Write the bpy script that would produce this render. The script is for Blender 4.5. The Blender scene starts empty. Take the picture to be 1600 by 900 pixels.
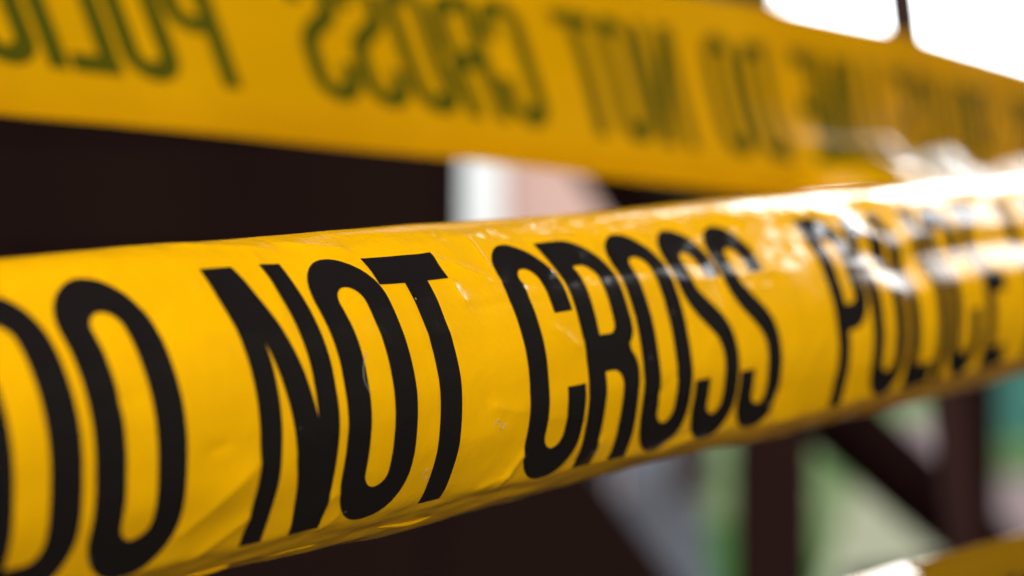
import bpy, bmesh, math, random
import numpy as np
from mathutils import Vector, Matrix

random.seed(7)
rng = np.random.default_rng(11)
scene = bpy.context.scene
col = scene.collection
R = math.radians

# ------------------------------------------------------------------ camera
FPX = 3333.0                                   # focal length in pixels of a 1600 px wide frame
cam_data = bpy.data.cameras.new('camera')
cam = bpy.data.objects.new('camera', cam_data)
col.objects.link(cam)
cam.location = (0, 0, 0)
cam.rotation_euler = (R(90), 0, 0)
cam_data.sensor_width = 36.0
cam_data.lens = FPX / 1600.0 * 36.0
cam_data.clip_start = 0.02
cam_data.clip_end = 2000.0
cam_data.dof.use_dof = True
cam_data.dof.focus_distance = 0.398
cam_data.dof.aperture_fstop = 7.8
scene.camera = cam

# ------------------------------------------------------------------ sky, sun, exposure
SUN_AZ, SUN_EL = 22.0, 31.0                   # azimuth clockwise from +Y (the view direction), elevation
world = bpy.data.worlds.new('World')
scene.world = world
world.use_nodes = True
wn, wl = world.node_tree.nodes, world.node_tree.links
wn.clear()
w_out = wn.new('ShaderNodeOutputWorld')
w_bg = wn.new('ShaderNodeBackground')
sky = wn.new('ShaderNodeTexSky')
sky.sky_type = 'NISHITA'
sky.sun_disc = False
sky.sun_elevation = R(SUN_EL)
sky.sun_rotation = R(SUN_AZ)
sky.air_density = 1.0
sky.dust_density = 1.0
sky.ozone_density = 1.0
w_bg.inputs['Strength'].default_value = 0.15
hs = wn.new('ShaderNodeHueSaturation')          # a milky, high overcast: the sky's own colours are faint
hs.inputs['Saturation'].default_value = 0.12
wl.new(sky.outputs['Color'], hs.inputs['Color'])
wl.new(hs.outputs['Color'], w_bg.inputs['Color'])
wl.new(w_bg.outputs['Background'], w_out.inputs['Surface'])

sun_data = bpy.data.lights.new('sun', 'SUN')
sun_data.energy = 0.6
sun_data.angle = R(14)
sun_data.color = (1.0, 0.94, 0.84)
sun = bpy.data.objects.new('sun', sun_data)
col.objects.link(sun)
sv = Vector((math.sin(R(SUN_AZ)) * math.cos(R(SUN_EL)), math.cos(R(SUN_AZ)) * math.cos(R(SUN_EL)), math.sin(R(SUN_EL))))
sun.rotation_euler = sv.to_track_quat('Z', 'Y').to_euler()

scene.view_settings.view_transform = 'Standard'
scene.view_settings.look = 'None'
scene.view_settings.gamma = 1.0
scene.view_settings.exposure = 2.5
scene.cycles.max_bounces = 6
scene.cycles.use_denoising = True


# ------------------------------------------------------------------ helpers
def ray(x, y):
    return np.array([(x - 800.0) / FPX, 1.0, (450.0 - y) / FPX])


def at(x, y, dist):
    return Vector(ray(x, y) * dist)


def tag(o, label=None, cat=None, group=None, kind=None):
    if label: o['label'] = label
    if cat: o['category'] = cat
    if group: o['group'] = group
    if kind: o['kind'] = kind
    return o


def link(name, me, mat=None, parent=None):
    o = bpy.data.objects.new(name, me)
    col.objects.link(o)
    if mat is not None and not me.materials:
        me.materials.append(mat)
    if parent is not None:
        o.parent = parent
    return o


def empty(name, loc=(0, 0, 0)):
    o = bpy.data.objects.new(name, None)
    o.location = loc
    o.empty_display_size = 0.1
    col.objects.link(o)
    return o


def grid_mesh(name, P, smooth=True):
    """P: array (ns, na, 3) of surface points"""
    ns, na = P.shape[:2]
    idx = np.arange(ns * na).reshape(ns, na)
    q = np.stack([idx[:-1, :-1], idx[1:, :-1], idx[1:, 1:], idx[:-1, 1:]], -1).reshape(-1, 4)
    me = bpy.data.meshes.new(name)
    me.vertices.add(ns * na)
    me.vertices.foreach_set('co', P.reshape(-1).astype(np.float32))
    me.loops.add(q.size)
    me.loops.foreach_set('vertex_index', q.reshape(-1).astype(np.int32))
    me.polygons.add(len(q))
    me.polygons.foreach_set('loop_start', np.arange(0, q.size, 4, dtype=np.int32))
    me.polygons.foreach_set('use_smooth', np.full(len(q), smooth))
    me.update(calc_edges=True)
    return me


def beam_bm(bm, p0, p1, w, h, up=Vector((0, 0, 1)), bevel=0.0):
    """a squared timber from p0 to p1"""
    p0, p1 = Vector(p0), Vector(p1)
    d = (p1 - p0).normalized()
    side = d.cross(up).normalized()
    u = side.cross(d).normalized()
    vs = []
    for p in (p0, p1):
        for a, b in ((-1, -1), (1, -1), (1, 1), (-1, 1)):
            vs.append(bm.verts.new(p + side * a * w / 2 + u * b * h / 2))
    fs = [(0, 1, 2, 3), (7, 6, 5, 4), (0, 4, 5, 1), (1, 5, 6, 2), (2, 6, 7, 3), (3, 7, 4, 0)]
    faces = [bm.faces.new([vs[i] for i in f]) for f in fs]
    bmesh.ops.recalc_face_normals(bm, faces=faces)
    if bevel > 0:
        eds = list({e for f in faces for e in f.edges})
        bmesh.ops.bevel(bm, geom=eds, offset=bevel, segments=1, affect='EDGES')


def bm_obj(name, bm, mat, parent=None):
    me = bpy.data.meshes.new(name)
    bm.to_mesh(me)
    bm.free()
    return link(name, me, mat, parent)


def beam(name, p0, p1, w, h, mat, parent=None, bevel=0.004, up=Vector((0, 0, 1))):
    bm = bmesh.new()
    beam_bm(bm, p0, p1, w, h, up, bevel)
    return bm_obj(name, bm, mat, parent)


# ------------------------------------------------------------------ materials
def new_mat(name):
    m = bpy.data.materials.new(name)
    m.use_nodes = True
    m.node_tree.nodes.clear()
    return m, m.node_tree.nodes, m.node_tree.links


def film_material(name, refl, trans, trans_fac, rough, bump=0.05, seed=0.0, ior=1.45, cloud=45, spread=(0.86, 1.06)):
    """thin glossy plastic film: diffuse + light passing through, under a clear gloss"""
    m, n, l = new_mat(name)
    out = n.new('ShaderNodeOutputMaterial')
    tc = n.new('ShaderNodeTexCoord')
    mp = n.new('ShaderNodeMapping'); mp.inputs['Location'].default_value = (seed, seed * 2, 0)
    l.new(tc.outputs['Object'], mp.inputs['Vector'])
    # fine relief of the stretched film
    n1 = n.new('ShaderNodeTexNoise'); n1.inputs['Scale'].default_value = 120; n1.inputs['Detail'].default_value = 4
    n1.inputs['Roughness'].default_value = 0.55
    l.new(mp.outputs['Vector'], n1.inputs['Vector'])
    n2 = n.new('ShaderNodeTexNoise'); n2.inputs['Scale'].default_value = 900; n2.inputs['Detail'].default_value = 2
    l.new(mp.outputs['Vector'], n2.inputs['Vector'])
    ad = n.new('ShaderNodeMath'); ad.operation = 'MULTIPLY_ADD'; ad.inputs[1].default_value = 0.10
    l.new(n2.outputs['Fac'], ad.inputs[0]); l.new(n1.outputs['Fac'], ad.inputs[2])
    bp = n.new('ShaderNodeBump'); bp.inputs['Strength'].default_value = bump; bp.inputs['Distance'].default_value = 0.002
    l.new(ad.outputs[0], bp.inputs['Height'])
    # slight cloudiness of the pigment
    n3 = n.new('ShaderNodeTexNoise'); n3.inputs['Scale'].default_value = cloud; n3.inputs['Detail'].default_value = 5
    l.new(mp.outputs['Vector'], n3.inputs['Vector'])
    mx = n.new('ShaderNodeMix'); mx.data_type = 'RGBA'
    mx.inputs['A'].default_value = (*[c * spread[0] for c in refl], 1); mx.inputs['B'].default_value = (*[min(1, c * spread[1]) for c in refl], 1)
    l.new(n3.outputs['Fac'], mx.inputs['Factor'])
    # a scatter of dust specks, most of them too small to see
    vo = n.new('ShaderNodeTexVoronoi'); vo.inputs['Scale'].default_value = 170
    l.new(mp.outputs['Vector'], vo.inputs['Vector'])
    sp = n.new('ShaderNodeSeparateColor'); l.new(vo.outputs['Color'], sp.inputs['Color'])
    sz = n.new('ShaderNodeMath'); sz.operation = 'MULTIPLY'; sz.inputs[1].default_value = 0.055
    pw = n.new('ShaderNodeMath'); pw.operation = 'POWER'; pw.inputs[1].default_value = 5.0
    l.new(sp.outputs[0], pw.inputs[0]); l.new(pw.outputs[0], sz.inputs[0])
    lt = n.new('ShaderNodeMath'); lt.operation = 'LESS_THAN'
    l.new(vo.outputs['Distance'], lt.inputs[0]); l.new(sz.outputs[0], lt.inputs[1])
    ds = n.new('ShaderNodeMix'); ds.data_type = 'RGBA'; ds.inputs['B'].default_value = (0.34, 0.29, 0.22, 1)
    dm = n.new('ShaderNodeMath'); dm.operation = 'MULTIPLY'; dm.inputs[1].default_value = 0.55
    l.new(lt.outputs[0], dm.inputs[0]); l.new(dm.outputs[0], ds.inputs['Factor']); l.new(mx.outputs['Result'], ds.inputs['A'])
    df = n.new('ShaderNodeBsdfDiffuse'); l.new(ds.outputs['Result'], df.inputs['Color']); l.new(bp.outputs['Normal'], df.inputs['Normal'])
    body = df.outputs[0]
    if trans_fac > 0:
        tr = n.new('ShaderNodeBsdfTranslucent'); tr.inputs['Color'].default_value = (*trans, 1)
        l.new(bp.outputs['Normal'], tr.inputs['Normal'])
        ms = n.new('ShaderNodeMixShader'); ms.inputs[0].default_value = trans_fac
        l.new(df.outputs[0], ms.inputs[1]); l.new(tr.outputs[0], ms.inputs[2])
        body = ms.outputs[0]
    gl = n.new('ShaderNodeBsdfGlossy'); gl.inputs['Roughness'].default_value = rough
    l.new(bp.outputs['Normal'], gl.inputs['Normal'])
    # scuffs make the gloss uneven
    rr = n.new('ShaderNodeMapRange'); rr.inputs['To Min'].default_value = rough * 0.7; rr.inputs['To Max'].default_value = rough * 1.5
    l.new(n3.outputs['Fac'], rr.inputs['Value']); l.new(rr.outputs['Result'], gl.inputs['Roughness'])
    fr = n.new('ShaderNodeFresnel'); l.new(bp.outputs['Normal'], fr.inputs['Normal'])
    # both faces of the film have air in front of them
    ge = n.new('ShaderNodeNewGeometry')
    iv = n.new('ShaderNodeMapRange'); iv.inputs['To Min'].default_value = ior; iv.inputs['To Max'].default_value = 1.0 / ior
    l.new(ge.outputs['Backfacing'], iv.inputs['Value']); l.new(iv.outputs['Result'], fr.inputs['IOR'])
    m2 = n.new('ShaderNodeMixShader')
    l.new(fr.outputs[0], m2.inputs[0]); l.new(body, m2.inputs[1]); l.new(gl.outputs[0], m2.inputs[2])
    l.new(m2.outputs[0], out.inputs['Surface'])
    return m


def plain(name, colour, rough=0.7, noise=0.25, scale=8.0, bump=0.0, spec=0.5, stretch=(1, 1, 1)):
    m, n, l = new_mat(name)
    out = n.new('ShaderNodeOutputMaterial')
    p = n.new('ShaderNodeBsdfPrincipled')
    p.inputs['Roughness'].default_value = rough
    p.inputs['Specular IOR Level'].default_value = spec
    tc = n.new('ShaderNodeTexCoord')
    mp = n.new('ShaderNodeMapping'); mp.inputs['Scale'].default_value = stretch
    l.new(tc.outputs['Object'], mp.inputs['Vector'])
    nz = n.new('ShaderNodeTexNoise'); nz.inputs['Scale'].default_value = scale; nz.inputs['Detail'].default_value = 6
    l.new(mp.outputs['Vector'], nz.inputs['Vector'])
    mx = n.new('ShaderNodeMix'); mx.data_type = 'RGBA'
    mx.inputs['A'].default_value = (*[c * (1 - noise) for c in colour], 1)
    mx.inputs['B'].default_value = (*[min(1, c * (1 + noise)) for c in colour], 1)
    l.new(nz.outputs['Fac'], mx.inputs['Factor'])
    l.new(mx.outputs['Result'], p.inputs['Base Color'])
    if bump:
        bp = n.new('ShaderNodeBump'); bp.inputs['Strength'].default_value = bump; bp.inputs['Distance'].default_value = 0.01
        l.new(nz.outputs['Fac'], bp.inputs['Height']); l.new(bp.outputs['Normal'], p.inputs['Normal'])
    l.new(p.outputs['BSDF'], out.inputs['Surface'])
    return m


# colour of the film
M_front = film_material('yellow_film_folded', (0.90, 0.42, 0.001), (0.8, 0.35, 0.0), 0.0, 0.13, 0.22, 0.0, 1.47)
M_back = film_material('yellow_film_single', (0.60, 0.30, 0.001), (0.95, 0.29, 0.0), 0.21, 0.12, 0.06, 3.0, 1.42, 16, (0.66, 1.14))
M_low = film_material('yellow_film_low_shaded', (0.46, 0.215, 0.002), (0.8, 0.35, 0.0), 0.0, 0.2, 0.08, 6.0, 1.38)  # same yellow film, darkened in its colour to stand for shade
M_ink = film_material('black_ink', (0.012, 0.009, 0.008), (0, 0, 0), 0.0, 0.13, 0.15, 0.0, 1.47)
M_ink_through = film_material('ink_showing_through_film', (0.064, 0.058, 0.003), (0, 0, 0), 0.0, 0.12, 0.06, 3.0, 1.36)
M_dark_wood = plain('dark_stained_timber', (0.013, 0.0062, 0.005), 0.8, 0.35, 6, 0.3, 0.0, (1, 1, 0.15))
M_brown_wood = plain('brown_stained_timber', (0.018, 0.0075, 0.0062), 0.8, 0.35, 9, 0.3, 0.0, (1, 1, 0.2))
M_pink = plain('pink_render', (0.60, 0.37, 0.31), 0.85, 0.06, 3, 0.1)
M_white = plain('white_paint', (0.84, 0.83, 0.81), 0.5, 0.03, 4)
M_paving = plain('pink_paving', (0.12, 0.095, 0.095), 1.0, 0.18, 2.5, 0.1, 0.0)
M_deck = plain('unseen_deck_timber', (0.022, 0.015, 0.012), 0.7, 0.35, 7, 0.3, 0.0, (1, 0.1, 1))
M_teal = plain('teal_paint', (0.004, 0.12, 0.092), 0.5, 0.15, 5)
M_roof = plain('roof_tile', (0.12, 0.07, 0.06), 0.8, 0.3, 6, 0.3)
M_pale_grass = plain('pale_grass', (0.16, 0.17, 0.12), 1.0, 0.18, 2.5, 0.1, 0.0)
M_asphalt = plain('path_asphalt', (0.048, 0.053, 0.062), 1.0, 0.15, 2.5, 0.1, 0.0)
M_leaf = plain('hedge_leaf', (0.02, 0.035, 0.014), 0.8, 0.4, 4)
M_bark = plain('bark', (0.03, 0.022, 0.018), 0.9, 0.3, 10, 0.3)
M_lint = plain('lint', (0.35, 0.32, 0.28), 0.8, 0.1, 50)
M_metal = plain('dark_metal', (0.024, 0.008, 0.006), 0.6, 0.2, 20, 0, 0.1)

# grass with pale patches scattered at random
M_grass, n, l = new_mat('grass_ground')
o_ = n.new('ShaderNodeOutputMaterial'); p_ = n.new('ShaderNodeBsdfPrincipled'); p_.inputs['Roughness'].default_value = 1.0; p_.inputs['Specular IOR Level'].default_value = 0.0
tc_ = n.new('ShaderNodeTexCoord')
a_ = n.new('ShaderNodeTexNoise'); a_.inputs['Scale'].default_value = 0.55; a_.inputs['Detail'].default_value = 5
b_ = n.new('ShaderNodeTexNoise'); b_.inputs['Scale'].default_value = 9.0; b_.inputs['Detail'].default_value = 4
l.new(tc_.outputs['Object'], a_.inputs['Vector']); l.new(tc_.outputs['Object'], b_.inputs['Vector'])
r_ = n.new('ShaderNodeValToRGB'); r_.color_ramp.elements[0].position = 0.42; r_.color_ramp.elements[1].position = 0.60
r_.color_ramp.elements[0].color = (0.03, 0.085, 0.022, 1); r_.color_ramp.elements[1].color = (0.13, 0.165, 0.085, 1)
l.new(a_.outputs['Fac'], r_.inputs['Fac'])
m_ = n.new('ShaderNodeMix'); m_.data_type = 'RGBA'; m_.blend_type = 'MULTIPLY'; m_.inputs['Factor'].default_value = 0.5
l.new(r_.outputs['Color'], m_.inputs['A']); l.new(b_.outputs['Color'], m_.inputs['B'])
l.new(m_.outputs['Result'], p_.inputs['Base Color']); l.new(p_.outputs['BSDF'], o_.inputs['Surface'])

# ------------------------------------------------------------------ ground
GZ = -1.15


def sheet(name, pts, z, mat):
    bm = bmesh.new()
    bm.faces.new([bm.verts.new((x, y, z)) for x, y in pts])
    bmesh.ops.recalc_face_normals(bm, faces=bm.faces[:])
    if bm.faces[0].normal.z < 0:
        bmesh.ops.reverse_faces(bm, faces=bm.faces[:])
    return tag(bm_obj(name, bm, mat), kind='structure')


def gp(x, y):
    """ground point seen at a pixel"""
    d = GZ / ((450.0 - y) / FPX)
    return ((x - 800.0) / FPX * d, d)


sheet('ground', [(-400, -400), (400, -400), (400, 900), (-400, 900)], GZ, M_grass)
# dark deck added below view so the tapes' undersides stay dark
deck = tag(empty('unseen_deck', (0, 1.5, GZ)), kind='structure')
for i in range(56):
    bm = bmesh.new()
    beam_bm(bm, Vector((-4.0 + i * 0.15, -4.5, 0.06)), Vector((-4.0 + i * 0.15, 5.2, 0.06)), 0.144, 0.03, bevel=0.003)
    bm_obj('unseen_deck_board', bm, M_deck, deck)
sheet('asphalt_path', [gp(905, 705), gp(1085, 690), gp(1120, 960), gp(960, 960)], GZ + 0.004, M_asphalt)
sheet('pale_grass_patch', [gp(1330, 770), gp(1500, 770), gp(1500, 960), gp(1270, 960)], GZ + 0.004, M_pale_grass)  # patch of pale dry grass
sheet('paved_path', [gp(1385, 655), gp(1500, 655), gp(1495, 745), gp(1760, 745), gp(1800, 880), gp(1480, 880), gp(1440, 740)], GZ + 0.008, M_paving)

# ------------------------------------------------------------------ timber shelter on the left, with an added roof out of view
hut = tag(empty('timber_hut', (-1.2, 2.6, GZ)), 'dark stained timber hut in deep shade behind the front tape, left of the white gap', 'hut')


def hp(v):
    return Vector(v) - Vector(hut.location)


def box(name, lo, hi, mat, parent, off=Vector((0, 0, 0)), bevel=0.003):
    bm = bmesh.new()
    lo, hi = Vector(lo), Vector(hi)
    c, s = (lo + hi) / 2, hi - lo
    bmesh.ops.create_cube(bm, size=1.0, matrix=Matrix.Translation(c - off) @ Matrix.Diagonal((*s, 1)))
    if bevel:
        bmesh.ops.bevel(bm, geom=bm.edges[:], offset=bevel, segments=1, affect='EDGES')
    return bm_obj(name, bm, mat, parent)


HO = Vector(hut.location)
xe = (722 - 800) / FPX * 2.5                     # right edge of the hut wall
zb = GZ + 0.02
k = 0
while zb < 1.5:                                   # the wall's horizontal boards
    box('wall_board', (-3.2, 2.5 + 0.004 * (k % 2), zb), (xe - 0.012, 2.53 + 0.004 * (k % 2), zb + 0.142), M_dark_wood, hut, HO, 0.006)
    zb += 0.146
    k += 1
bm = bmesh.new()                                  # slab added overhead, out of view, to keep sky out of the reflections
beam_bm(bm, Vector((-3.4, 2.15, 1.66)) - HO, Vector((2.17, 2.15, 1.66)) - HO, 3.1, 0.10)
bm_obj('unseen_roof', bm, M_dark_wood, hut)
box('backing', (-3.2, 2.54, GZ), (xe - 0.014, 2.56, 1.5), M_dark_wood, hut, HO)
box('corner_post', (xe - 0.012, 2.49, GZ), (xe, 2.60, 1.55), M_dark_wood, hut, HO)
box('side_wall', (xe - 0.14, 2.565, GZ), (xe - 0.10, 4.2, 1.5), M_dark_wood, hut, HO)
# sloping buttress at the foot of the wall
bm = bmesh.new()
tri = [at(900, 700, 2.45), at(936, 748, 2.45), at(1062, 915, 2.45), at(1240, 1160, 2.45), at(700, 1160, 2.45), at(690, 700, 2.45)]
fr_ = [bm.verts.new(p - HO) for p in tri]
bk_ = [bm.verts.new(p - HO + Vector((0, 0.04, 0))) for p in tri]
bm.faces.new(fr_); bm.faces.new(bk_[::-1])
for i in range(len(tri)):
    j = (i + 1) % len(tri)
    bm.faces.new((fr_[i], bk_[i], bk_[j], fr_[j]))
bmesh.ops.recalc_face_normals(bm, faces=bm.faces[:])
bm_obj('stair_side', bm, M_dark_wood, hut)

# ------------------------------------------------------------------ pink house
house = tag(empty('pink_house', (0.9, 9.0, GZ)), 'pale pink rendered house wall seen between the two tapes', 'house')
HH = Vector(house.location)
xl = (784 - 800) / FPX * 9.0
box('wall', (xl, 9.0, GZ), (0.44, 14.0, 4.7), M_pink, house, HH, 0.02)
xp = (680 - 800) / FPX * 8.9
box('pillar', (xp, 8.9, GZ), (xl, 9.2, 4.6), M_white, house, HH, 0.02)
box('plinth', (xl + 0.004, 8.96, GZ), (0.43, 9.04, GZ + 0.56), M_asphalt, house, HH, 0.01)
bm = bmesh.new()
rp = [(xl - .15, 8.85, 4.7), (.58, 8.85, 4.7), (.58, 14.2, 4.7), (xl - .15, 14.2, 4.7), (xl - .15, 11.5, 6.4), (.58, 11.5, 6.4)]
vs = [bm.verts.new(Vector(p) - HH) for p in rp]
for f in ((0, 1, 5, 4), (2, 3, 4, 5), (1, 2, 5), (3, 0, 4), (3, 2, 1, 0)):
    bm.faces.new([vs[i] for i in f])
bmesh.ops.recalc_face_normals(bm, faces=bm.faces[:])
bm_obj('unseen_roof', bm, M_roof, house)

# ------------------------------------------------------------------ braced timber frames
frame_up = tag(empty('timber_brace_frame', (0.3, 4.0, GZ)), 'dark braced timber frame in front of the pink house wall', 'timber frame')
FO = Vector(frame_up.location)
b0, b1 = at(870, 150, 4.0), at(1085, 470, 4.0)
beam('brace', b0 - FO, b1 - FO, 0.10, 0.10, M_brown_wood, frame_up)
beam('rail', at(1000, 318, 4.05) - FO, at(1420, 298, 4.3) - FO, 0.05, 0.045, M_brown_wood, frame_up)
beam('post', Vector((at(1206, 450, 4.0).x, 4.0, GZ)) - FO, Vector((at(1206, 450, 4.0).x, 4.0, 0.45)) - FO, 0.09, 0.09, M_brown_wood, frame_up, up=Vector((0, 1, 0)))

rail = tag(empty('timber_railing', (0.35, 2.5, GZ)), 'dark brown railing with two posts and a diagonal brace, below the front tape', 'railing')
RO = Vector(rail.location)
pa, pb = at(1206, 450, 2.4), at(1518, 450, 2.9)
beam('post', Vector((pa.x, 2.4, GZ)) - RO, Vector((pa.x, 2.4, 0.0)) - RO, 0.080, 0.080, M_brown_wood, rail, up=Vector((0, 1, 0)))
beam('post', Vector((pb.x, 2.9, GZ)) - RO, Vector((pb.x, 2.9, 0.02)) - RO, 0.062, 0.062, M_brown_wood, rail, up=Vector((0, 1, 0)))
beam('top_rail', at(1100, 470, 2.3) - RO, at(1700, 452, 3.2) - RO, 0.06, 0.05, M_brown_wood, rail)
beam('brace', at(1190, 548, 2.42) - RO, at(1560, 878, 2.92) - RO, 0.07, 0.070, M_brown_wood, rail)
beam('bottom_rail', at(1350, 935, 2.6) - RO, at(1700, 880, 3.3) - RO, 0.06, 0.06, M_brown_wood, rail)

# thin dark stake that the upper tape runs past
stake = bmesh.new()
s0, s1 = at(1398, -90, 1.06), at(1424, 130, 1.06)
beam_bm(stake, s0, s0 + (s1 - s0) * 6, 0.017, 0.012, Vector((0, 1, 0)), 0.002)
tag(bm_obj('metal_stake', stake, M_metal), 'thin dark stake standing against the white sky behind the upper tape', 'stake')

# teal fence panel far right
tf = tag(empty('teal_fence', (3.6, 15.0, GZ)), 'teal painted board fence far behind, at the right edge under the front tape', 'fence')
TO = Vector(tf.location)
x0 = (1545 - 800) / FPX * 15.0
for i in range(14):
    box('board', (x0 + i * 0.152, 15.0 + 0.004 * (i % 2), GZ + 0.10), (x0 + i * 0.152 + 0.146, 15.02 + 0.004 * (i % 2), GZ + 0.72), M_teal, tf, TO, 0.004)
box('rail', (x0, 15.026, GZ + 0.2), (x0 + 2.1, 15.06, GZ + 0.28), M_teal, tf, TO, 0.004)


# foliage; the conifer hedge is added unseen at right to block reflected sky
def foliage(name, mat, parent, spots, n_leaf, size, g):
    vs, fs = [], []
    for c, rad in spots:
        d = g.standard_normal((n_leaf, 3)); d /= np.linalg.norm(d, axis=1)[:, None]
        p = np.array(c) + d * np.array(rad) * g.uniform(0.75, 1.04, (n_leaf, 1))
        t1 = g.standard_normal((n_leaf, 3)); t1 /= np.linalg.norm(t1, axis=1)[:, None]
        t2 = np.cross(t1, d + 0.3 * g.standard_normal((n_leaf, 3))); t2 /= np.linalg.norm(t2, axis=1)[:, None]
        z = size * g.uniform(0.6, 1.3, (n_leaf, 1))
        for q, a_, b_ in zip(p, t1 * z, t2 * z * 0.45):
            k0 = len(vs)
            vs += [tuple(q - a_), tuple(q + b_), tuple(q + a_), tuple(q - b_)]
            fs.append((k0, k0 + 1, k0 + 2, k0 + 3))
    me = bpy.data.meshes.new(name)
    me.from_pydata(vs, [], fs)
    me.update()
    return link(name, me, mat, parent)


HEDGE = [(3.75, 2.55), (3.7, 2.0), (3.9, 1.2), (4.0, 0.35), (3.95, -0.5), (3.8, -1.35)]
hg = np.random.default_rng(3)
t_ = tag(empty('dark_tree', (1.02, 12.0, GZ)), 'dark leaved tree against the sky behind the upper tape, right of the pink wall', 'tree')
b = bmesh.new()
bmesh.ops.create_cone(b, cap_ends=True, segments=8, radius1=0.12, radius2=0.05, depth=6.4, matrix=Matrix.Translation((0, 0, 3.2)))
for sx in (-1, 1):
    beam_bm(b, (0, 0, 1.9), (0.4 * sx, 0.1, 3.2), 0.05, 0.05)
bm_obj('trunk', b, M_bark, t_)
foliage('crown', M_leaf, t_, [((0, 0, 2.1), (.48, .48, .9)), ((.02, 0, 3.1), (.48, .48, .9)), ((0, .1, 4.2), (.44, .44, .9)), ((.05, 0, 5.3), (.46, .46, .9)), ((0, 0, 6.3), (.5, .5, .9)), ((.7, 0, 4.6), (.7, .6, .9)), ((.75, .1, 5.6), (.7, .6, .9)), ((.2, 0, 7.0), (.6, .5, .7)), ((0, 0, 3.8), (.35, .35, 2.6))], 1300, 0.12, hg)  # upper crown raised and spread above view to block reflected sky

hedge = tag(empty('unseen_hedge', (3.8, 1.0, GZ)), 'tall dark conifer hedge out of view at right, added to darken reflections on the tapes', 'hedge')
for x, y in HEDGE:
    o_ = Vector((x - 3.8, y - 1.0, 0))
    b = bmesh.new()
    bmesh.ops.create_cone(b, cap_ends=True, segments=8, radius1=0.09, radius2=0.03, depth=5.8, matrix=Matrix.Translation(o_ + Vector((0, 0, 2.9))))
    bm_obj('trunk', b, M_bark, hedge)
    foliage('crown', M_leaf, hedge, [(tuple(o_ + Vector((0, 0, h_))), r_) for h_, r_ in
            ((0.7, (.62, .62, .7)), (1.7, (.6, .6, .9)), (2.9, (.58, .58, .9)), (4.1, (.58, .58, 1.0)), (5.3, (.5, .5, 1.0)), (3.0, (.4, .4, 2.9)))], 2600, 0.11, hg)

t_ = tag(empty('unseen_low_conifer', (3.2, 3.5, GZ)), 'low rounded conifer out of view at right, added to darken the upper tape reflection', 'tree')  # added out of view to keep bright sky off the upper tape
b = bmesh.new()
bmesh.ops.create_cone(b, cap_ends=True, segments=8, radius1=0.07, radius2=0.03, depth=2.0, matrix=Matrix.Translation((0, 0, 1.0)))
bm_obj('trunk', b, M_bark, t_)
foliage('crown', M_leaf, t_, [((0, 0, 0.7), (.6, .6, .7)), ((0, 0, 1.5), (.6, .6, .8)), ((0, 0, 1.95), (.5, .5, .7)), ((0, 0, 1.3), (.4, .4, 1.1))], 2600, 0.10, hg)

# ------------------------------------------------------------------ lettering outlines, in millimetres
H = 50.8
SW = 6.5


def arc(cx, cy, r, a0, a1, n=12, ry=None):
    ry = r if ry is None else ry
    return [(cx + r * math.cos(R(a0 + (a1 - a0) * i / n)), cy + ry * math.sin(R(a0 + (a1 - a0) * i / n))) for i in range(n + 1)]


def stadium(x0, x1, y0, y1, r=None):
    r = (x1 - x0) / 2 if r is None else r
    return (arc(x1 - r, y1 - r, r, 0, 90) + arc(x0 + r, y1 - r, r, 90, 180) + arc(x0 + r, y0 + r, r, 180, 270) + arc(x1 - r, y0 + r, r, 270, 360))


def stroke(c, w):
    c = np.array(c, float)
    t = np.gradient(c, axis=0)
    t /= np.linalg.norm(t, axis=1)[:, None]
    nrm = np.stack([-t[:, 1], t[:, 0]], 1)
    return [tuple(p) for p in c + nrm * w / 2] + [tuple(p) for p in (c - nrm * w / 2)[::-1]]


def bez(p0, p1, p2, p3, n=16):
    return [tuple((1 - t) ** 3 * np.array(p0) + 3 * (1 - t) ** 2 * t * np.array(p1) + 3 * (1 - t) * t * t * np.array(p2) + t ** 3 * np.array(p3)) for t in np.linspace(0, 1, n + 1)]


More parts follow.
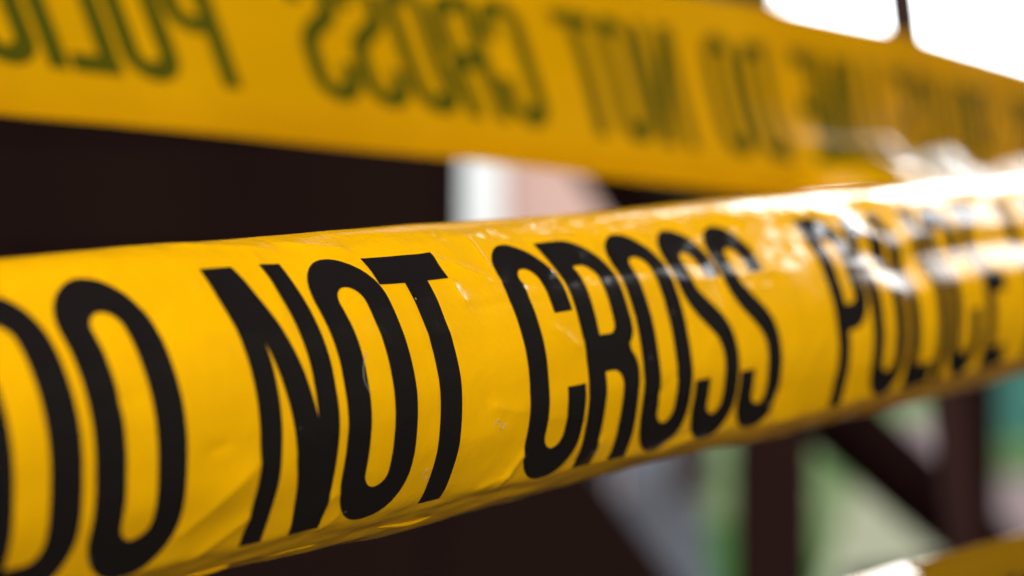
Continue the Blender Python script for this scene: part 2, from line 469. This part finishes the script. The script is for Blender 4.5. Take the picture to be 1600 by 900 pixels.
def glyph(ch):
    """outline loops and width"""
    t0, t1 = -0.35, H + 0.35
    if ch == 'O':
        w = 19.7
        return [stadium(0, w, t0, t1), stadium(SW, w - SW, 6.7, 44.6)], w
    if ch == 'D':
        w = 20.0
        r = 10.0
        return [[(0, 0), (0, H)] + arc(w - r, H - r, r, 90, 0) + arc(w - r, r, r, 0, -90),
                [(SW, 6.4), (w - SW - 3.4, 6.4)] + arc(w - SW - 3.4, 9.8, 3.4, 270, 360) + arc(w - SW - 3.4, H - 9.8, 3.4, 0, 90) + [(SW, H - 6.4)]], w
    if ch == 'N':
        w = 20.4
        return [[(0, 0), (5.5, 0), (5.5, 0.70 * H), (12.6, 0), (w, 0), (w, H), (w - 5.4, H), (w - 5.6, 0.42 * H), (8.0, H), (0, H)]], w
    if ch == 'T':
        w = 20.3
        return [[(7.2, 0), (13.8, 0), (13.8, 0.877 * H), (w, 0.877 * H), (w, H), (0, H), (0, 0.877 * H), (7.2, 0.877 * H)]], w
    if ch == 'C':
        w = 19.4
        r, ri = w / 2, w / 2 - SW
        return [[(w, 0.668 * H)] + arc(r, t1 - r, r, 0, 90) + arc(r, t1 - r, r, 90, 180)[1:] + arc(r, t0 + r, r, 180, 270) + arc(r, t0 + r, r, 270, 360)[1:] +
                [(w, 0.372 * H), (w - SW, 0.372 * H)] + arc(r, 6.7 + ri, ri, 360, 180) + arc(r, 44.6 - ri, ri, 180, 0) + [(w - SW, 0.668 * H)]], w
    if ch == 'S':
        w = 19.2
        q = w / 2 - SW / 2
        c = [(w - SW / 2, 0.737 * H), (w - SW / 2, 0.76 * H)] + arc(w / 2, t1 - SW / 2 - q, q, 0, 180, 18)
        c += bez((SW / 2, 0.745 * H), (SW / 2, 0.58 * H), (w - SW / 2, 0.56 * H), (w - SW / 2, 0.36 * H), 20)
        c += arc(w / 2, t0 + SW / 2 + q, q, 0, -180, 18) + [(SW / 2, 0.27 * H), (SW / 2, 0.293 * H)]
        return [stroke(c, SW)], w
    if ch == 'R':
        w = 19.3
        r = 9.4
        o = [(0, 0), (0, H)] + arc(w - r, H - r, r, 90, 0) + [(w, 0.60 * H)] + arc(w - 4.2, 0.575 * H, 4.2, 0, -62, 8)
        o += arc(w - 5.6, 0.385 * H, 5.6, 50, 0, 8) + [(w, 0), (w - SW, 0)] + arc(w - SW - 3.2, 0.402 * H - 3.2, 3.2, 0, 90, 8) + [(SW, 0.402 * H), (SW, 0)]
        i = [(SW, 0.859 * H), (SW, 0.552 * H)] + arc(w - SW - 2.4, 0.552 * H + 2.4, 2.4, 270, 360, 8) + arc(w - SW - 3.4, 0.859 * H - 3.4, 3.4, 0, 90, 8)
        return [o, i], w
    if ch == 'P':
        w = 18.6
        r = 9.3
        o = [(0, 0), (0, H)] + arc(w - r, H - r, r, 90, 0) + arc(w - r, 0.385 * H + r, r, 0, -90) + [(SW, 0.385 * H), (SW, 0)]
        i = [(SW, 0.868 * H), (SW, 0.517 * H)] + arc(w - SW - 3.0, 0.517 * H + 3.0, 3.0, 270, 360, 8) + arc(w - SW - 3.0, 0.868 * H - 3.0, 3.0, 0, 90, 8)
        return [o, i], w
    if ch == 'L':
        w = 16.4
        return [[(0, 0), (w, 0), (w, 6.5), (SW, 6.5), (SW, H), (0, H)]], w
    if ch == 'I':
        return [[(0, 0), (SW, 0), (SW, H), (0, H)]], SW
    if ch == 'E':
        w = 17.0
        return [[(0, 0), (w, 0), (w, 6.5), (SW, 6.5), (SW, 22.4), (w - 2, 22.4), (w - 2, 28.6), (SW, 28.6), (SW, H - 6.5), (w, H - 6.5), (w, H), (0, H)]], w


GLYPH = {}


def glyph_mesh(ch):
    """flat filled letter, cut into small facets so that it can follow a curved film"""
    if ch in GLYPH:
        return GLYPH[ch]
    loops, w = glyph(ch)
    cu = bpy.data.curves.new('outline', 'CURVE')
    cu.dimensions = '2D'
    cu.fill_mode = 'BOTH'
    for lp in loops:
        pts = [lp[0]]
        for p in lp[1:]:
            if math.hypot(p[0] - pts[-1][0], p[1] - pts[-1][1]) > 1e-3:
                pts.append(p)
        if math.hypot(pts[0][0] - pts[-1][0], pts[0][1] - pts[-1][1]) < 1e-3:
            pts.pop()
        sp = cu.splines.new('POLY')
        sp.points.add(len(pts) - 1)
        for q, p in zip(sp.points, pts):
            q.co = (p[0], p[1], 0, 1)
        sp.use_cyclic_u = True
    o = bpy.data.objects.new('outline', cu)
    col.objects.link(o)
    dg = bpy.context.evaluated_depsgraph_get()
    me = bpy.data.meshes.new_from_object(o.evaluated_get(dg))
    bpy.data.objects.remove(o)
    bpy.data.curves.remove(cu)
    bm = bmesh.new()
    bm.from_mesh(me)
    bpy.data.meshes.remove(me)
    bmesh.ops.remove_doubles(bm, verts=bm.verts[:], dist=1e-4)
    for ax, hi, st in ((0, w, 1.2), (1, H, 0.6)):
        v = st * 0.37
        while v < hi:
            co = Vector((0, 0, 0)); co[ax] = v
            no = Vector((0, 0, 0)); no[ax] = 1
            bmesh.ops.bisect_plane(bm, geom=bm.verts[:] + bm.edges[:] + bm.faces[:], dist=1e-5, plane_co=co, plane_no=no)
            v += st
    bm.verts.index_update()
    V = np.array([v.co[:2] for v in bm.verts])
    F = [[v.index for v in f.verts] for f in bm.faces]
    bm.free()
    GLYPH[ch] = (V, F, w)
    return GLYPH[ch]


# positions of the letters along the tape (mm), as printed: POLICE LINE DO NOT CROSS, again and again
PERIOD = 471.0
TEXT = [('L', -195.2), ('I', -177.2), ('N', -169.2), ('E', -147.2),
        ('D', -115.0), ('O', -92.5), ('N', -55.7), ('O', -33.0), ('T', -13.7),
        ('C', 21.9), ('R', 42.5), ('O', 63.4), ('S', 84.5), ('S', 104.5),
        ('P', 152.4), ('O', 171.9), ('L', 193.4), ('I', 211.3), ('C', 219.6), ('E', 243.0)]


def print_text(parent, sampler, s_lo, s_hi, mat):
    for rep in (-2, -1, 0, 1, 2):
        for ch, s in TEXT:
            s = s + rep * PERIOD
            V, F, w = glyph_mesh(ch)
            if s < s_lo or s + w > s_hi:
                continue
            P = sampler(V[:, 0] + s, V[:, 1])
            me = bpy.data.meshes.new('letter')
            me.from_pydata([tuple(p) for p in P], [], F)
            me.polygons.foreach_set('use_smooth', [True] * len(me.polygons))
            me.update()
            link('letter', me, mat, parent)


class Film:
    """a film surface sampled on a regular grid of (s, a) millimetres"""

    def __init__(self, s, a, P, toward):
        self.s, self.a, self.P = s, a, P
        ds = np.gradient(P, axis=0)
        da = np.gradient(P, axis=1)
        nn = np.cross(ds, da)
        nn /= np.linalg.norm(nn, axis=2)[..., None]
        if (nn * toward).sum(2).mean() < 0:
            nn = -nn
        self.N = nn

    def __call__(self, s, a, lift=0.11):
        fs = np.clip((s - self.s[0]) / (self.s[1] - self.s[0]), 0, len(self.s) - 1.001)
        fa = np.clip((a - self.a[0]) / (self.a[1] - self.a[0]), 0, len(self.a) - 1.001)
        i, j = fs.astype(int), fa.astype(int)
        u, v = (fs - i)[:, None], (fa - j)[:, None]

        def bi(X):
            return X[i, j] * (1 - u) * (1 - v) + X[i + 1, j] * u * (1 - v) + X[i, j + 1] * (1 - u) * v + X[i + 1, j + 1] * u * v
        return bi(self.P) + bi(self.N) * lift * 1e-3


def value_noise(s, a, cs, ca, seed):
    """smooth random field, cells of cs by ca millimetres"""
    g = np.random.default_rng(seed).standard_normal((400, 400))
    x = (s / cs + 150) % 390
    y = (a / ca + 100) % 390
    i, j = x.astype(int), y.astype(int)
    u, v = x - i, y - j
    u, v = u * u * (3 - 2 * u), v * v * (3 - 2 * v)
    return g[i, j] * (1 - u) * (1 - v) + g[i + 1, j] * u * (1 - v) + g[i, j + 1] * (1 - u) * v + g[i + 1, j + 1] * u * v


def crease(S, Aa, s0, a0, s1, a1, width, h, side=0.0):
    """a straight fold from (s0,a0) to (s1,a1): a sharp ridge that fades at its ends"""
    L = math.hypot(s1 - s0, a1 - a0)
    dx, dy = (s1 - s0) / L, (a1 - a0) / L
    u = (S - s0) * dx + (Aa - a0) * dy
    v = -(S - s0) * dy + (Aa - a0) * dx
    fade = np.clip(u / (0.25 * L), 0, 1) * np.clip((L - u) / (0.25 * L), 0, 1)
    fade = fade * fade * (3 - 2 * fade)
    r = np.exp(-np.abs(v) / width)
    if side:
        r = r * np.where(v * side > 0, 1.0, np.exp(-np.abs(v) / (width * 0.25)))
    return h * fade * r


# ------------------------------------------------------------------ the front tape
A0 = np.array([-0.00958044, 0.39914495, -0.01796332])
D0 = np.array([0.58279061, 0.80935045, 0.07284883])
N0 = np.array([0.81150663, -0.58434321, 0.0])
U0 = np.array([-0.04256872, -0.05911731, 0.99734299])
KEY_S = np.array([-55.7, -35.3, 0.2, 42.5, 152.3])
# cross-sections (mm out of and up the tape), from the foot of the letters to their head
KEY_P = np.array([
    [[-6.19, -21.68], [-5.28, -19.74], [-4.36, -17.81], [-3.46, -15.88], [-2.55, -13.94], [-1.65, -12.0], [-0.98, -9.99], [-0.6, -7.89], [-0.36, -5.77], [-0.15, -3.64], [0.04, -1.51], [-0.02, 0.63], [-0.12, 2.76], [-0.44, 4.87], [-0.91, 6.96], [-1.48, 9.01], [-2.21, 11.02], [-3.05, 12.98], [-3.95, 14.92], [-5.17, 16.67], [-6.44, 18.4], [-7.73, 20.1], [-9.03, 21.79], [-10.37, 23.46], [-11.72, 25.12]],
    [[-6.23, -21.81], [-5.16, -19.96], [-4.08, -18.12], [-3.27, -16.14], [-2.47, -14.16], [-1.8, -12.14], [-1.2, -10.08], [-0.63, -8.02], [-0.26, -5.92], [0.11, -3.81], [0.07, -1.68], [-0.07, 0.45], [-0.4, 2.56], [-0.76, 4.67], [-1.11, 6.78], [-1.7, 8.82], [-2.42, 10.83], [-3.31, 12.77], [-4.34, 14.64], [-5.47, 16.45], [-6.7, 18.2], [-7.96, 19.93], [-9.25, 21.63], [-10.59, 23.29], [-12.22, 24.66]],
    [[-6.23, -22.29], [-5.17, -20.47], [-4.18, -18.62], [-3.27, -16.73], [-2.41, -14.8], [-1.59, -12.87], [-0.95, -10.88], [-0.64, -8.8], [-0.33, -6.72], [-0.15, -4.63], [0.0, -2.53], [0.01, -0.43], [-0.2, 1.65], [-0.63, 3.71], [-1.09, 5.76], [-1.75, 7.76], [-2.42, 9.75], [-3.24, 11.69], [-4.06, 13.62], [-4.92, 15.54], [-5.94, 17.38], [-6.95, 19.23], [-8.26, 20.86], [-9.62, 22.46], [-10.97, 24.08]],
    [[-4.91, -22.23], [-3.72, -20.47], [-2.75, -18.58], [-1.9, -16.63], [-1.32, -14.58], [-0.73, -12.54], [-0.21, -10.48], [0.24, -8.39], [0.55, -6.3], [0.37, -4.18], [0.19, -2.06], [-0.01, 0.06], [-0.24, 2.17], [-0.59, 4.27], [-1.02, 6.35], [-1.58, 8.41], [-2.14, 10.46], [-2.89, 12.45], [-3.67, 14.43], [-4.73, 16.24], [-6.12, 17.85], [-7.54, 19.44], [-9.06, 20.93], [-10.58, 22.41], [-12.1, 23.9]],
    [[-3.15, -22.84], [-2.53, -20.85], [-1.91, -18.87], [-1.31, -16.88], [-0.72, -14.89], [-0.15, -12.89], [0.08, -10.83], [0.31, -8.76], [0.46, -6.7], [0.37, -4.62], [0.29, -2.54], [0.07, -0.48], [-0.21, 1.58], [-0.58, 3.62], [-1.19, 5.6], [-1.81, 7.59], [-2.58, 9.51], [-3.41, 11.42], [-4.25, 13.32], [-5.16, 15.18], [-6.35, 16.88], [-7.53, 18.59], [-8.72, 20.3], [-9.9, 22.0], [-11.09, 23.71]]])
# how far (mm of film) the head and the foot run on before they have turned level, along the tape
TOP_S = [-120, -56, 0, 42, 90, 152, 260]
TOP_L = [9.5, 12.0, 14.6, 15.2, 14.3, 14.3, 13.2]
BOT_S = [-120, -56, 0, 42, 90, 152, 260]
BOT_L = [11.5, 12.0, 17.0, 13.5, 11.0, 15.0, 19.5]

STEP_A = 0.6
a_mid = np.arange(0, H + 1e-6, H / 84)
A_LO, A_HI = -30.0, H + 30.0


def key_section(k, s, a):
    p = KEY_P[k]
    q = np.linspace(0, H, 25)
    n_ = np.interp(a_mid, q, p[:, 0])
    u_ = np.interp(a_mid, q, p[:, 1])
    return n_, u_


def front_section(s, a):
    """(n, u) in mm for a whole column of film at s"""
    i = int(np.clip(np.searchsorted(KEY_S, s) - 1, 0, len(KEY_S) - 2))
    w = float(np.clip((s - KEY_S[i]) / (KEY_S[i + 1] - KEY_S[i]), 0, 1))
    w = w * w * (3 - 2 * w)
    p = KEY_P[i] * (1 - w) + KEY_P[i + 1] * w
    q = np.linspace(0, H, 25)
    n_ = np.interp(a, q, p[:, 0])
    u_ = np.interp(a, q, p[:, 1])
    da = a[1] - a[0]
    # head: turns over and runs down behind
    e = p[-1] - p[-4]
    th0 = math.degrees(math.atan2(e[1], -e[0])) - 5
    L = float(np.interp(s, TOP_S, TOP_L))
    m = a > H
    x = a[m] - H
    th = np.radians(np.clip(th0 * (1 - x / L), -75, 90))
    n_[m] = p[-1, 0] - np.cumsum(np.cos(th)) * da
    u_[m] = p[-1, 1] + np.cumsum(np.sin(th)) * da
    # foot: tucks under
    e = p[0] - p[3]
    ph0 = 36.0
    L = float(np.interp(s, BOT_S, BOT_L))
    m = a < 0
    x = -a[m][::-1]
    ph = np.radians(np.clip(ph0 * (1 - (x / L) ** 4), -60, 90))
    n_[m] = (p[0, 0] - np.cumsum(np.cos(ph)) * da)[::-1]
    u_[m] = (p[0, 1] - np.cumsum(np.sin(ph)) * da)[::-1]
    return n_, u_


def build_front():
    s = np.arange(-520.0, 900.0, 0.8)
    a = np.arange(A_LO, A_HI, STEP_A)
    sec = np.array([front_section(x, a) for x in s])            # ns, 2, na
    # soften along the tape and a little across it
    ker = np.exp(-0.5 * (np.arange(-20, 21) / 8.0) ** 2); ker /= ker.sum()
    pad = np.concatenate([np.repeat(sec[:1], 20, 0), sec, np.repeat(sec[-1:], 20, 0)])
    sec = sum(ker[i] * pad[i:i + len(s)] for i in range(41))
    k2 = np.exp(-0.5 * (np.arange(-4, 5) / 1.4) ** 2); k2 /= k2.sum()
    pad = np.concatenate([np.repeat(sec[:, :, :1], 4, 2), sec, np.repeat(sec[:, :, -1:], 4, 2)], 2)
    sec = sum(k2[i] * pad[:, :, i:i + len(a)] for i in range(9))
    base = A0 + s[:, None] * 1e-3 * D0
    P = base[:, None, :] + sec[:, 0, :, None] * 1e-3 * N0 + sec[:, 1, :, None] * 1e-3 * U0
    film = Film(s, a, P, N0)
    S, Aa = np.meshgrid(s, a, indexing='ij')
    # loose film: long soft waves, short crumples towards the head on the right, and folds
    h = 0.10 * value_noise(S, Aa, 26, 14, 1) + 0.05 * value_noise(S, Aa, 9, 7, 2)
    up = np.clip((Aa - 33) / 12, 0, 1) * np.clip((H + 9 - Aa) / 8, 0.12, 1)
    right = np.clip((S - 95) / 60, 0, 1)
    h += up * right * (0.44 * value_noise(S, Aa, 16, 7, 3) + 0.07 * value_noise(S, Aa, 7, 4, 4))
    def sm(x): x = np.clip(x, 0, 1); return x * x * (3 - 2 * x)
    far = sm((S - 160) / 28)
    lo_ = 27 + 2.0 * value_noise(S, Aa * 0, 18, 9, 12)
    h += far * (-2.3 * sm((Aa - lo_) / 11) + 2.0 * sm((Aa - lo_ - 11) / 7))
    h += up * 0.05 * value_noise(S, Aa, 7, 4, 5)
    h += np.clip((S - 50) / 50, 0, 1) * np.clip((Aa - 44) / 6, 0, 1) * (0.10 * value_noise(S, Aa, 26, 3.2, 8) + 0.04 * value_noise(S, Aa, 9, 2.0, 9))
    low = np.clip((-Aa + 3) / 5, 0, 1)
    h += low * (0.16 * value_noise(S, Aa, 16, 3, 6) + 0.06 * value_noise(S, Aa, 6, 2.0, 7))
    # folds read off the photograph
    for c in ((-31, 58, -12, 52.5, 1.5, 0.30, 0), (-58, 60, -30, 55, 1.2, 0.25), (3, 52, 22, 41, 1.6, 0.35), (7, 45, 8, 38, 0.8, 0.22),
              (20, 43, 30, 40, 1.2, 0.25), (30, 33, 44, 24, 1.0, 0.22), (-76, 3, -52, 18, 2.0, 0.35), (-70, -2, -50, 9, 1.4, 0.35),
              (-46, 1, -30, 8, 1.4, 0.25), (16, -2, 24, 9, 0.9, 0.35), (10, 0, 22, 3, 0.9, 0.25), (44, 2, 52, 6, 0.8, 0.25),
              (-12, 34, 4, 33, 1.6, 0.12), (26, 14, 44, 11, 1.6, 0.15), (80, 37, 150, 37, 1.1, 0.30), (118, 35, 150, 44, 1.0, 0.30),
              (125, 48, 150, 39, 0.9, 0.30), (150, 36, 270, 35, 1.2, 0.30), (170, 45, 230, 41, 1.2, 0.3)):
        if c[0] < 60:
            c = c[:5] + (c[5] * 1.7,) + c[6:]
        h += crease(S, Aa, *c)
    r2 = np.random.default_rng(5)
    for _ in range(150):
        sx, ax = r2.uniform(-160, 320), r2.uniform(-4, 58)
        an, ln = r2.normal(0.0, 0.7), r2.uniform(6, 20)
        h += crease(S, Aa, sx, ax, sx + ln * math.cos(an), ax + ln * math.sin(an), r2.uniform(0.5, 1.4), r2.normal(0, 0.20))
    P = P + film.N * (h[..., None] * 1e-3)
    return Film(s, a, P, N0)


front = build_front()
tape = link('barricade_tape', grid_mesh('barricade_tape', front.P), M_front)
tag(tape, 'sharp yellow barricade tape in front, reading DO NOT CROSS POLICE in black capitals', 'tape', 'barricade tapes strung across')
print_text(tape, front, -520, 900, M_ink)


def loose_edge(s0, s1, a_at, drop, seed):
    '''a torn sliver of the film's second turn that shows under the foot'''
    s = np.linspace(s0, s1, int((s1 - s0) / 0.6))
    w = np.sin(np.pi * np.linspace(0, 1, len(s))) ** 0.5
    rows = []
    for q in np.linspace(0, 1, 9):
        p = front(s, np.full_like(s, a_at), 0.0)
        wob = value_noise(s, s * 0 + q * 2, 9, 1.2, seed) * 0.2 + value_noise(s, s * 0 + q * 2, 4, 0.8, seed + 1) * 0.1
        out_ = (0.8 * math.sin(q * 2.4) - 1.0) + wob
        dn = (0.6 - drop * q * w * (1 + 0.2 * value_noise(s, s * 0, 9, 9, seed + 2)))
        rows.append(p + (out_[:, None] * N0 + dn[:, None] * U0) * 1e-3)
    return link('loose_edge', grid_mesh('loose_edge', np.stack(rows, 1)), M_front, tape)


loose_edge(-74, -50, -7.0, 1.7, 41)
loose_edge(-46, -26, -7.0, 1.5, 45)
loose_edge(-14, 8, -7.0, 1.5, 49)


def lint(pts, r, label):
    '''a stray fibre lying on the film; pts are (s, a) in millimetres'''
    q = np.array(pts, float)
    t = np.linspace(0, len(q) - 1, 24)
    i = np.clip(t.astype(int), 1, len(q) - 3) if len(q) > 3 else None
    s_, a_ = np.interp(t, range(len(q)), q[:, 0]), np.interp(t, range(len(q)), q[:, 1])
    k = np.array([.25, .5, .25])
    for _ in range(4):
        s_[1:-1] = np.convolve(s_, k, 'valid'); a_[1:-1] = np.convolve(a_, k, 'valid')
    c = front(s_, a_, 0.12)
    tg = np.gradient(c, axis=0); tg /= np.linalg.norm(tg, axis=1)[:, None]
    b1 = np.cross(tg, N0); b1 /= np.linalg.norm(b1, axis=1)[:, None]
    b2 = np.cross(tg, b1)
    ring = np.stack([c + r * (math.cos(x) * b1 + math.sin(x) * b2) for x in np.linspace(0, 2 * math.pi, 7)], 1)
    return tag(link('lint_fibre', grid_mesh('lint_fibre', ring), M_lint), label, 'fibre')


lint([(-26.5, 24.5), (-27.6, 26.5), (-27.2, 29.0), (-25.6, 31.5)], 4e-5, 'pale fine fibre lying across the left stroke of the O in NOT')
lint([(10.5, 14.5), (11.6, 15.6), (12.8, 14.8), (12.2, 13.6), (13.4, 13.2), (14.2, 14.4)], 3.5e-5, 'tiny curled fibre on the yellow between NOT and CROSS')
lint([(-7.6, 8.2), (-8.8, 8.0), (-9.2, 6.6), (-8.0, 6.0), (-7.2, 6.6)], 3e-5, 'tiny looped fibre on the yellow between O and T of NOT')

# ------------------------------------------------------------------ the upper tape, seen from its unprinted side
BK = np.array([0.02381, 0.75712, 0.07668, 0.73037, 0.68658, -0.03616, -0.19393, 0.11255, -0.00519, 0.52953, -0.51135, -0.13826, -0.2561, 0.29176, 0.90022, -0.62262, 0.78649, -0.312, 0.32234, -0.08549, -0.11262, -1.66981, 1.7625, -0.5431]).reshape(8, 3)


def build_back():
    s = np.arange(-640.0, 460.0, 1.0)
    a = np.arange(-13.2, H + 17.0, 0.8)
    S, Aa = np.meshgrid(s, a, indexing='ij')
    sm, tm = S[..., None] * 1e-3, (Aa[..., None] - H / 2) * 1e-3
    B0, d, c, e, w0, w1, q0, q1 = BK
    sc_ = np.maximum(sm, -0.23)                    # runs on straight beyond the surveyed stretch
    P = B0 - sc_ * d + sc_ ** 2 * c + sc_ ** 3 * e + (w0 + w1 * sc_) * tm + (q0 + q1 * sc_) * tm * tm
    sc2 = np.clip(sm, -0.23, 0.24)
    P = B0 - sc2 * d + sc2 ** 2 * c + sc2 ** 3 * e + (w0 + w1 * sc2) * tm + (q0 + q1 * sc2) * tm * tm
    P = P + (sm - sc2) * (-d + 2 * sc2 * c + 3 * sc2 ** 2 * e)
    film = Film(s, a, P, np.array([0.6, -0.7, 0.3]))
    h = 0.7 * value_noise(S, Aa, 60, 26, 21) + 0.05 * value_noise(S, Aa, 20, 12, 22)
    # the foot is crumpled outwards towards the right
    g = np.clip((-S - 118) / 45, 0, 1); g = g * g * (3 - 2 * g)
    x = np.maximum(0, 15.5 + 3.5 * value_noise(S, Aa * 0, 22, 9, 23) - Aa)
    h += g * (x * x / (x + 5.0)) * np.interp(S, [-330, -230, -190], [0.62, 0.75, 1.05]) + g * np.clip(x / 12, 0, 1) * 0.8 * value_noise(S, Aa, 16, 9, 24)
    # a soft roll along the lower edge
    h -= 1.6 * np.clip((2 - Aa) / 16, 0, 1) ** 2 * 4
    P = P + film.N * (h[..., None] * 1e-3)
    return Film(s, a, P, np.array([0.6, -0.7, 0.3]))


back = build_back()
tape2 = link('barricade_tape', grid_mesh('barricade_tape', back.P), M_back)
tag(tape2, 'blurred upper yellow barricade tape seen from behind, its lettering mirrored and showing through olive', 'tape', 'barricade tapes strung across')
print_text(tape2, back, -640, 460, M_ink_through)


# ------------------------------------------------------------------ the low tape at the corner
def build_low():
    p0, p1 = np.array(at(1412, 884, 0.56)), np.array(at(1600, 834, 0.62))
    d = (p1 - p0); d /= np.linalg.norm(d)
    u = np.array([0, 0, 1.0]) - d * d[2]; u /= np.linalg.norm(u)
    nn = np.cross(d, u)
    if nn[1] > 0: nn = -nn
    s = np.arange(-70.0, 520.0, 1.2)
    a = np.arange(-8.0, H + 22.0, 0.4)
    S, Aa = np.meshgrid(s, a, indexing='ij')
    th = np.where(Aa < 58, 122 - (58 - Aa) * 0.5, -70.0)
    bent = 1 / (1 + np.exp((S - 1.0 + (58 - Aa) * 0.5) / 0.8)) * (Aa > 50) * (Aa < 58)   # at its left end the head is folded over level
    th = np.radians(th * (1 - bent) + 10.0 * bent)
    da = 0.4e-3
    n_ = -np.cumsum(np.cos(th), 1) * da
    u_ = np.cumsum(np.sin(th), 1) * da
    j = int((58 + 8) / 0.4)
    n_ -= n_[:, j:j + 1]; u_ -= u_[:, j:j + 1]
    P = p0 + S[..., None] * 1e-3 * d + n_[..., None] * nn + u_[..., None] * u
    film = Film(s, a, P, nn)
    h = 0.35 * value_noise(S, Aa, 50, 16, 31) + 0.06 * value_noise(S, Aa, 14, 8, 32)
    P = P + film.N * (h[..., None] * 1e-3)
    return Film(s, a, P, nn)


low = build_low()
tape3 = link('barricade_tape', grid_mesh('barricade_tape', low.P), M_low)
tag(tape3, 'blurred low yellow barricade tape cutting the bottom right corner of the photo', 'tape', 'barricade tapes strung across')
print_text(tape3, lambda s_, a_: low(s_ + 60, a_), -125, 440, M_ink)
